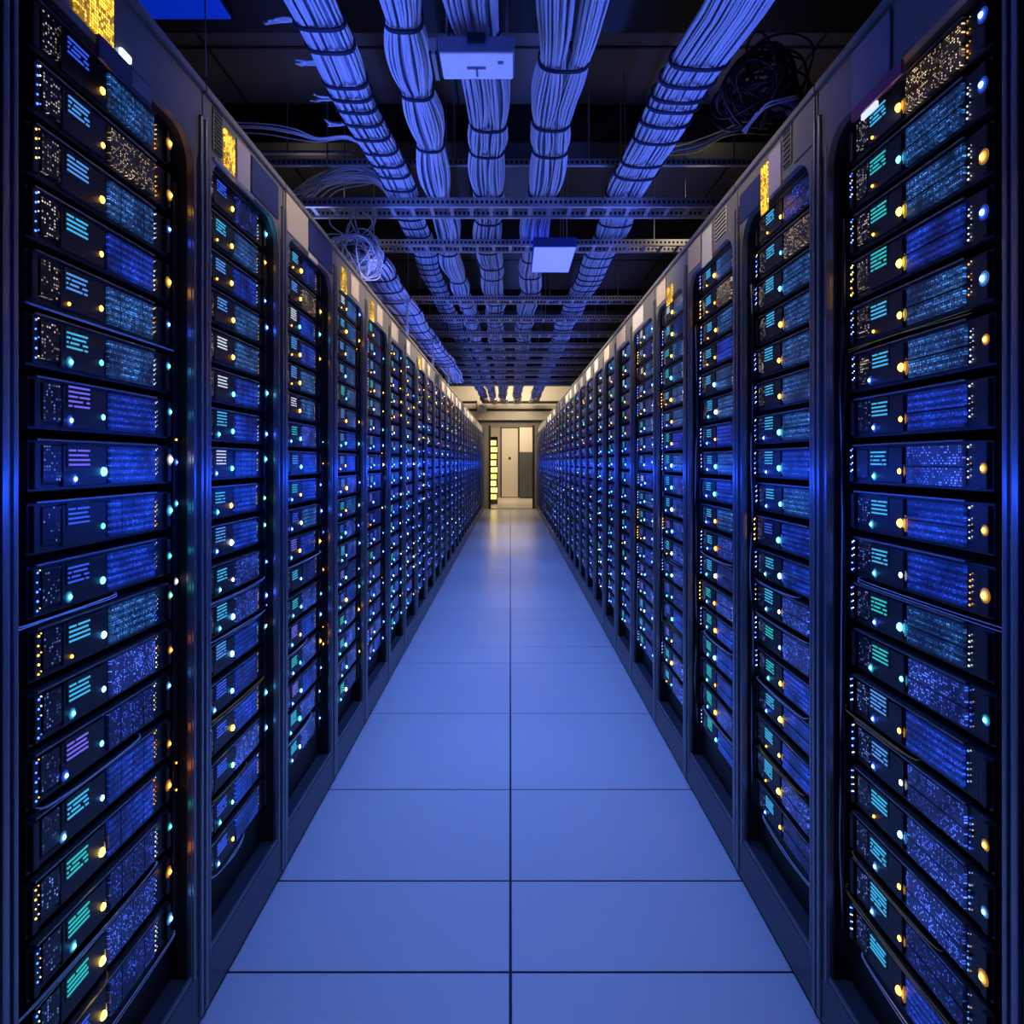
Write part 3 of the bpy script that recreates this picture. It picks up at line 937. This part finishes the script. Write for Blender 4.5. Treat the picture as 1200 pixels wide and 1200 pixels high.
# ------------------------------------------------------------------ cable trays crossing the aisle
def tray(label, y, z, x0, x1, deep=0.16, rail=0.042, slotted=True, rods=(-0.85, -0.1, 0.5, 1.0), rungs=True):
    root = bpy.data.objects.new('cable_tray', None); C.objects.link(root); root.location = (0, y, z)
    tag(root, label, 'cable tray', 'cable trays crossing the aisle')
    for dy in ((0.0, deep) if deep else (0.0,)):
        q = MB(); m = M['strut'] if slotted else M['zinc']
        hh = rail / 2
        q.box((x0, dy - 0.003, -hh), (x1, dy + 0.0, hh), m)
        q.box((x0, dy, hh - 0.003), (x1, dy + 0.022, hh), m); q.box((x0, dy, -hh), (x1, dy + 0.022, -hh + 0.003), m)
        q.build('rail', root)
    if deep and rungs:
        n = int((x1 - x0) / 0.11)
        for i in range(n):
            q = MB(); xx = x0 + 0.05 + i * 0.11
            q.box((xx, 0.0, -0.017), (xx + 0.022, deep, -0.012), M['zinc'])
            q.build('rung', root)
    for xr in rods:
        q = MB(); q.tube([(xr, deep / 2 if deep else 0.011, -0.02), (xr, deep / 2 if deep else 0.011, 1.0), (xr, deep / 2 if deep else 0.011, 3.29 - z)], 0.0045, M['rod'], 6)
        q.build('hanger_rod', root)
    return root

TZ = EYE + 1.425
tray('slotted steel strut crossing overhead, first and highest from the camera', F * 1.60 / 351, EYE + 1.60, -1.6, 1.6, 0, 0.034, True, (-0.98, -0.3, 0.42, 1.2))
tray('broad steel cable tray crossing the whole aisle, nearest of the cable trays', F * 1.42 / 303, TZ, -1.6, 1.6, 0.17, 0.05, True, (-0.93, -0.36, 0.62, 0.98))
ty = [(285, 'with pale lit slots, next behind the nearest broad tray'), (350, ''), (372, ''), (391, ''), (404, ''), (414, ''), (423, ''), (431, ''), (438, ''), (445, ''), (450, '')]
for i, (py, ex) in enumerate(ty):
    tray('steel cable tray crossing overhead, %s beyond the broad nearest tray' % (ORD[i + 1]), F * 1.42 / (VY - py), TZ, -1.6, 1.6, 0.14, 0.04, True, ((-0.9, 0.35, 0.95) if i < 6 else (-0.9, 0.9)), i < 6)
# plain pale bar above the first strut at the left
q = MB(); yb = F * 1.66 / 363
q.box((-1.5, yb, EYE + 1.655), (-0.86, yb + 0.03, EYE + 1.668), M['zinc'])
o = q.build('support_bar'); q = MB(); q.tube([(-1.2, yb + 0.015, EYE + 1.668), (-1.2, yb + 0.015, 3.0), (-1.2, yb + 0.015, 3.29)], 0.004, M['rod'], 6); q.build('hanger_rod', o)
tag(o, 'short plain pale bar above the slotted strut at upper left', 'support bar')

# ------------------------------------------------------------------ loose cables
def coil(name, label, c, R, n, rad, m, seed, flat=0.7, axis=None, turns=1, parts=None):
    rg = random.Random(seed); q = MB()
    for i in range(n):
        a, e = rg.uniform(0, PI), rg.uniform(-0.6, 0.6)
        r = R * rg.uniform(0.55, 1.0)
        u = Vector((math.cos(a), math.sin(a) * 0.8, e * 0.5)).normalized()
        w = u.cross(Vector((rg.uniform(-1, 1), rg.uniform(-1, 1), rg.uniform(-0.4, 0.4)))).normalized()
        o_ = Vector((rg.uniform(-1, 1), rg.uniform(-1, 1), rg.uniform(-1, 1))) * R * 0.22
        pts = []
        ph = [rg.uniform(0, 6.28) for _ in range(3)]
        for t in np.linspace(0, 2 * PI, 30, endpoint=False):
            p = o_ + u * r * math.cos(t) + w * r * flat * math.sin(t) + Vector((math.sin(2 * t + ph[0]), math.sin(2 * t + ph[1]), math.sin(3 * t + ph[2]))) * R * 0.06
            pts.append(p)
        q.tube(pts, rad * rg.uniform(0.8, 1.2), m, 5, closed=True)
    o = q.build(name, smooth=True, loc=c)
    tag(o, label, 'cable')
    return o

cc = Vector((-0.86, 3.80, 2.385))
o = coil('hanging_cable_coil', 'bright tangled ball of pale cable hanging over the top of the fourth left cabinet', cc, 0.17, 34, 0.0042, M['cable'], 4)
for i in range(7):
    q = MB(); rr = random.Random(i)
    q.tube(catmull([(rr.uniform(-0.1, 0.1), rr.uniform(-0.05, 0.05), 0.05), (rr.uniform(-0.15, 0.18), 0.0, 0.18), (rr.uniform(-0.05, 0.12), 0.05, 0.3), (rr.uniform(-0.1, 0.2), 0.05, 0.34)], 7), 0.004, M['cable'], 5)
    q.build('hanging_strand', o, True)
cc = Vector((-0.93, 3.78, TZ + 0.10))
rg = random.Random(9); q = MB()
for i in range(26):
    x = rg.uniform(-0.1, 0.1)
    y = rg.uniform(-0.04, 0.12)
    h = rg.uniform(0.06, 0.17)
    q.tube(catmull([(-0.22 + x, y, -0.08), (-0.1 + x * 0.5, y, h * 0.7 - 0.05), (0.06 + x * 0.3, y, h - 0.04), (0.2, y, 0.02 + x * 0.2), (0.26, y + 0.05, -0.06)], 6), 0.0045, M['cable'], 5)
o = q.build('cable_heap', smooth=True, loc=cc)
tag(o, 'arched heap of pale cables lying on the nearest broad tray\'s left end', 'cable')
o = coil('hanging_cable_coil', 'big loose coil of black cables above the second right cabinet', Vector((1.02, 2.80, 2.78)), 0.19, 30, 0.005, M['cable_dark'], 21, flat=0.8)
q = MB(); rr = random.Random(2)
for i in range(2):
    q.tube(catmull([at(935, 112 + 3 * i, 2.58), at(900, 121 + 4 * i, 2.56), at(884, 140, 2.56), at(873, 150 + 4 * i, 2.54), at(871 + 4 * i, 153, 2.53), at(880, 142, 2.55), at(888, 131, 2.56)], 7), 0.004, M['cable_grey'], 6)
o = q.build('hanging_cable_loop', smooth=True); tag(o, 'white cable loop dangling in front of the black coil above right cabinets', 'cable')
q = MB()
for i in range(9):
    rr = random.Random(i + 40)
    dz = rr.uniform(-8, 8)
    q.tube(catmull([at(772, 180 + dz * 0.4, 2.74), at(815, 172 + dz, 2.74), at(845, 158 + dz * 0.6, 2.74), at(872, 150 + dz, 2.74), at(905, 152 + dz, 2.74)], 6), 0.004, M['cable_dark'] if i % 3 else M['cable_amber'], 5)
o = q.build('loose_cables', smooth=True); tag(o, 'dark and amber loose cables trailing from the black coil toward the grey bundle', 'cable')
q = MB(); q.cbox((0, 0, 0), (0.14, 0.16, 0.012), mat('blue_plastic', (0.10, 0.16, 0.62), 0.4), 0.004)
o = q.build('plastic_cover', loc=Vector((1.07, 2.72, 2.68))); o.rotation_euler = (0.35, 0.2, 0.3)
tag(o, 'blue plastic cover lying under the black cable coil', 'cover')
# pale cable stubs reaching left off the strapped tray
for i, (px0, px1, py) in enumerate(((308, 352, 22), (344, 378, 73), (362, 392, 114), (378, 402, 144))):
    q = MB(); rr = random.Random(i + 3)
    h = 2.775
    for j in range(7):
        a = at(px1 + 6, py + rr.uniform(-3, 3), h); m_ = at((px0 + px1) / 2, py + rr.uniform(-2, 4), h + rr.uniform(-0.01, 0.01)); e = at(px0 + rr.uniform(0, 10), py + rr.uniform(-4, 6), h + rr.uniform(-0.02, 0.02))
        q.tube(catmull([a, m_, e], 6), 0.004, M['cable'], 5)
    o = q.build('cable_stub', smooth=True)
    tag(o, 'pale cut cable ends sticking left from the strapped tray, %s from the camera' % ORD[i + 1], 'cable', 'cable ends beside the strapped tray')
q = MB()
for i in range(8):
    rr = random.Random(i + 60); d = rr.uniform(-8, 6)
    q.tube(catmull([at(262, 150 + d, 2.80), at(310, 152 + d, 2.80), at(345, 158 + d, 2.79), at(372, 164 + d * 0.4, 2.78), at(404, 161 + d * 0.3, 2.775), at(424, 168 + d * 0.3, 2.78)], 6), 0.0035, M['cable'], 5)
o = q.build('loose_cables', smooth=True); tag(o, 'sagging pale cables joining the strapped tray from the far left', 'cable')
# thin hanging wires
for i, (px, p0, p1, dist, nm) in enumerate(((240, 22, 90, 2.5, 'behind the blue ceiling panel at upper left'), (733, 95, 232, 3.6, 'between the forked and the grey cable bundles'))):
    q = MB(); X = (px - VX) * dist / F
    z1 = EYE + (VY - p1) * dist / F
    q.tube([(X - 0.01, dist, 3.29), (X, dist, (3.29 + z1) / 2), (X + 0.004, dist, z1)], 0.003, M['rod'], 6)
    o = q.build('hanging_wire', smooth=True); tag(o, 'thin pale wire hanging from the ceiling ' + nm, 'wire')

# ------------------------------------------------------------------ ceiling lights and boxes
def lamp_panel(name, label, cat, px0, px1, pyn, pyf, h, hh, housing, lens, extra=None):
    dn = F * (h - EYE) / (VY - pyn); df = F * (h - EYE) / (VY - pyf)
    X0, X1 = (px0 - VX) * dn / F, (px1 - VX) * dn / F
    root = bpy.data.objects.new(name, None); C.objects.link(root); root.location = ((X0 + X1) / 2, (dn + df) / 2, h)
    hw, hd = (X1 - X0) / 2, (df - dn) / 2
    q = MB(); q.cbox((-hw, -hd, 0.004), (hw, hd, hh), housing, 0.004); q.build('housing', root)
    q = MB(); q.cbox((-hw + 0.006, -hd + 0.006, -0.003), (hw - 0.006, hd - 0.006, 0.004), lens, 0.002); q.build('diffuser', root)
    tag(root, label, cat)
    return root, hw, hd
lens1 = mat('pale_lit_diffuser', (0.6, 0.65, 0.9), 0.4, emit=(0.20, 0.30, 1.0), strength=0.5)
r1, hw, hd = lamp_panel('ceiling_box', 'small pale blue box under the twin-lobed cable bundle', 'ceiling box', 513, 603, 62, 93, 2.60, 0.056, M['box'], lens1)
q = MB(); q.cbox((-0.03, -hd - 0.012, 0.03), (0.03, -hd, 0.062), M['tie'], 0.004); q.build('clip', r1)
for sx in (-1, 1):
    q = MB(); q.tube([(sx * hw * 0.8, -hd * 0.5, 0.05), (sx * hw * 0.8, -hd * 0.5, 0.3), (sx * hw * 0.8, -hd * 0.5, 0.69)], 0.004, M['rod'], 6); q.build('hanger_rod', r1)
q = MB(); q.box((-hw - 0.03, -hd, -0.004), (-hw - 0.004, hd, 0.05), M['strut']); q.build('side_flange', r1)
q = MB(); q.cbox((-0.035, -0.008, -0.009), (0.03, 0.004, -0.003), M['box'], 0.002); q.cbox((-0.006, -0.008, -0.009), (0.002, 0.05, -0.003), M['box'], 0.002)
q.cbox((0.07, -0.04, -0.008), (0.09, -0.025, -0.003), M['box'], 0.002); q.build('bracket', r1)
lens2 = mat('lavender_lit_diffuser', (0.6, 0.65, 0.9), 0.4, emit=(0.16, 0.22, 1.0), strength=0.95)
r2, hw, hd = lamp_panel('light_box', 'luminous lavender light box hanging right of the aisle\'s middle', 'light', 625, 676, 290, 319, 2.50, 0.06, mat('deep_blue_housing', (0.06, 0.09, 0.5), 0.4), lens2)
for sx in (-1, 1):
    q = MB(); q.tube([(sx * hw * 0.7, 0, 0.05), (sx * hw * 0.7, 0, 0.3), (sx * hw * 0.7, 0, 0.79)], 0.005, M['rod'], 6); q.build('hanger_rod', r2)
lens3 = mat('royal_lit_diffuser', (0.05, 0.1, 0.5), 0.4, emit=(0.0, 0.015, 0.36), strength=1.0)
r3, hw, hd = lamp_panel('ceiling_light', 'deep blue glowing ceiling panel above the nearest left cabinets', 'light', 60, 215, -70, 23, 3.06, 0.036, M['beam'], lens3)
# small junction device behind the light box
q = MB(); d = 4.75; q.cbox((0.28, d, 2.66), (0.42, d + 0.1, 2.76), M['zinc'], 0.006); o = q.build('junction_device')
q = MB(); q.tube([(0.35, d + 0.05, 2.76), (0.35, d + 0.05, 3.0), (0.35, d + 0.05, 3.29)], 0.005, M['rod'], 6); q.build('hanger_rod', o)
tag(o, 'grey metal device hanging behind the luminous light box', 'device')

# ------------------------------------------------------------------ lights
def area(loc, sx, sy, power, col, rot=(0, 0, 0), spread=None):  # bare area light, itself unseen, no fixture built around it
    l = bpy.data.lights.new('unseen_area_light', 'AREA'); l.shape = 'RECTANGLE'; l.size = sx; l.size_y = sy
    l.energy = power; l.color = col
    if spread: l.spread = spread
    o = bpy.data.objects.new('unseen_area_light', l); C.objects.link(o); o.location = loc; o.rotation_euler = rot
    return o
BLUE = (0.13, 0.275, 1.0)
DEEP = (0.075, 0.15, 1.0)
WARM = (1.0, 0.80, 0.55)
# blue light added over the aisle for the floor, without fixtures
for y, p in ((1.4, 4.3), (3.0, 7.5), (4.6, 9.2), (6.4, 9.2), (8.4, 8.4), (10.6, 7.0), (13.0, 4)):
    area((0, y, 2.62), 0.45, 0.6, p, BLUE, spread=1.25)
# unseen strips added along the cabinet tops to brighten the cables overhead
for s in (-1, 1):
    for y0, y1, p in ((1.2, 4.2, 9), (4.4, 9.0, 9), (9.2, 15.5, 9)):
        area((s * 0.73, (y0 + y1) / 2, 2.13), 0.03, y1 - y0, p, DEEP, (0, PI - s * 0.35, 0), spread=2.0)
# unseen blue strips added in mid-air to give the posts their blue glow
for s in (-1, 1):
    area((s * 0.36, 8.6, 1.2), 0.03, 16.0, 22, (0.012, 0.08, 1.0), (0, -s * PI / 2, 0), spread=3.1)
# warm lamps of the far end
area((0, 16.2, 2.9), 1.2, 0.4, 75, WARM, (1.3, 0, 0))
area((0, 22.2, 3.2), 1.6, 1.6, 105, WARM)
def point(loc, p, col, r=0.12):
    l = bpy.data.lights.new('lamp', 'POINT'); l.energy = p; l.color = col; l.shadow_soft_size = r
    o = bpy.data.objects.new('lamp', l); C.objects.link(o); o.location = loc
# warm light added in mid-air, aimed sideways at the cabinet heads
for y, ln, p in ((2.1, 0.9, 0.8), (3.6, 1.4, 2.6), (5.6, 2.0, 5.5), (8.4, 3.0, 10.0), (12.0, 3.6, 13.0), (15.6, 3.0, 11.0)):
    for s in (-1, 1):
        area((0, y, 2.32), 0.06, ln, p, WARM, (0, -s * (PI / 2 - 0.36), 0), spread=1.0)
point((1.15, 4.15, 2.85), 1.6, WARM)  # fixtureless warm light added for the tray at the right
point((-1.2, 4.2, 2.9), 1.1, WARM)  # added warm light for the ceiling boards at the left
point((-1.15, 4.0, 2.52), 1.5, (0.25, 0.35, 1.0))  # bluish light added to brighten the cable coil, no fixture

w = bpy.data.worlds.new('world'); SC.world = w; w.use_nodes = True
w.node_tree.nodes['Background'].inputs['Color'].default_value = (0.01, 0.015, 0.05, 1)
w.node_tree.nodes['Background'].inputs['Strength'].default_value = 0.2

# ------------------------------------------------------------------ camera and view
cam = bpy.data.cameras.new('camera'); co = bpy.data.objects.new('camera', cam); C.objects.link(co)
co.location = (0, 0, EYE); co.rotation_euler = (PI / 2, 0, 0)
cam.sensor_width = 36; cam.lens = F / 1200 * 36
cam.shift_x = (600 - VX) / 1200
cam.shift_y = -(600 - VY) / 1200
cam.clip_start = 0.02; cam.clip_end = 100
SC.camera = co
vs = SC.view_settings
vs.view_transform = 'Standard'; vs.look = 'None'; vs.gamma = 1; vs.exposure = 0.0; vs.use_curve_mapping = False
SC.cycles.use_denoising = True
SC.cycles.max_bounces = 6
SC.cycles.diffuse_bounces = 3
SC.cycles.glossy_bounces = 4
SC.cycles.sample_clamp_indirect = 4.0
SC.cycles.sample_clamp_direct = 0
SC.cycles.use_light_tree = True
SC.cycles.caustics_reflective = False
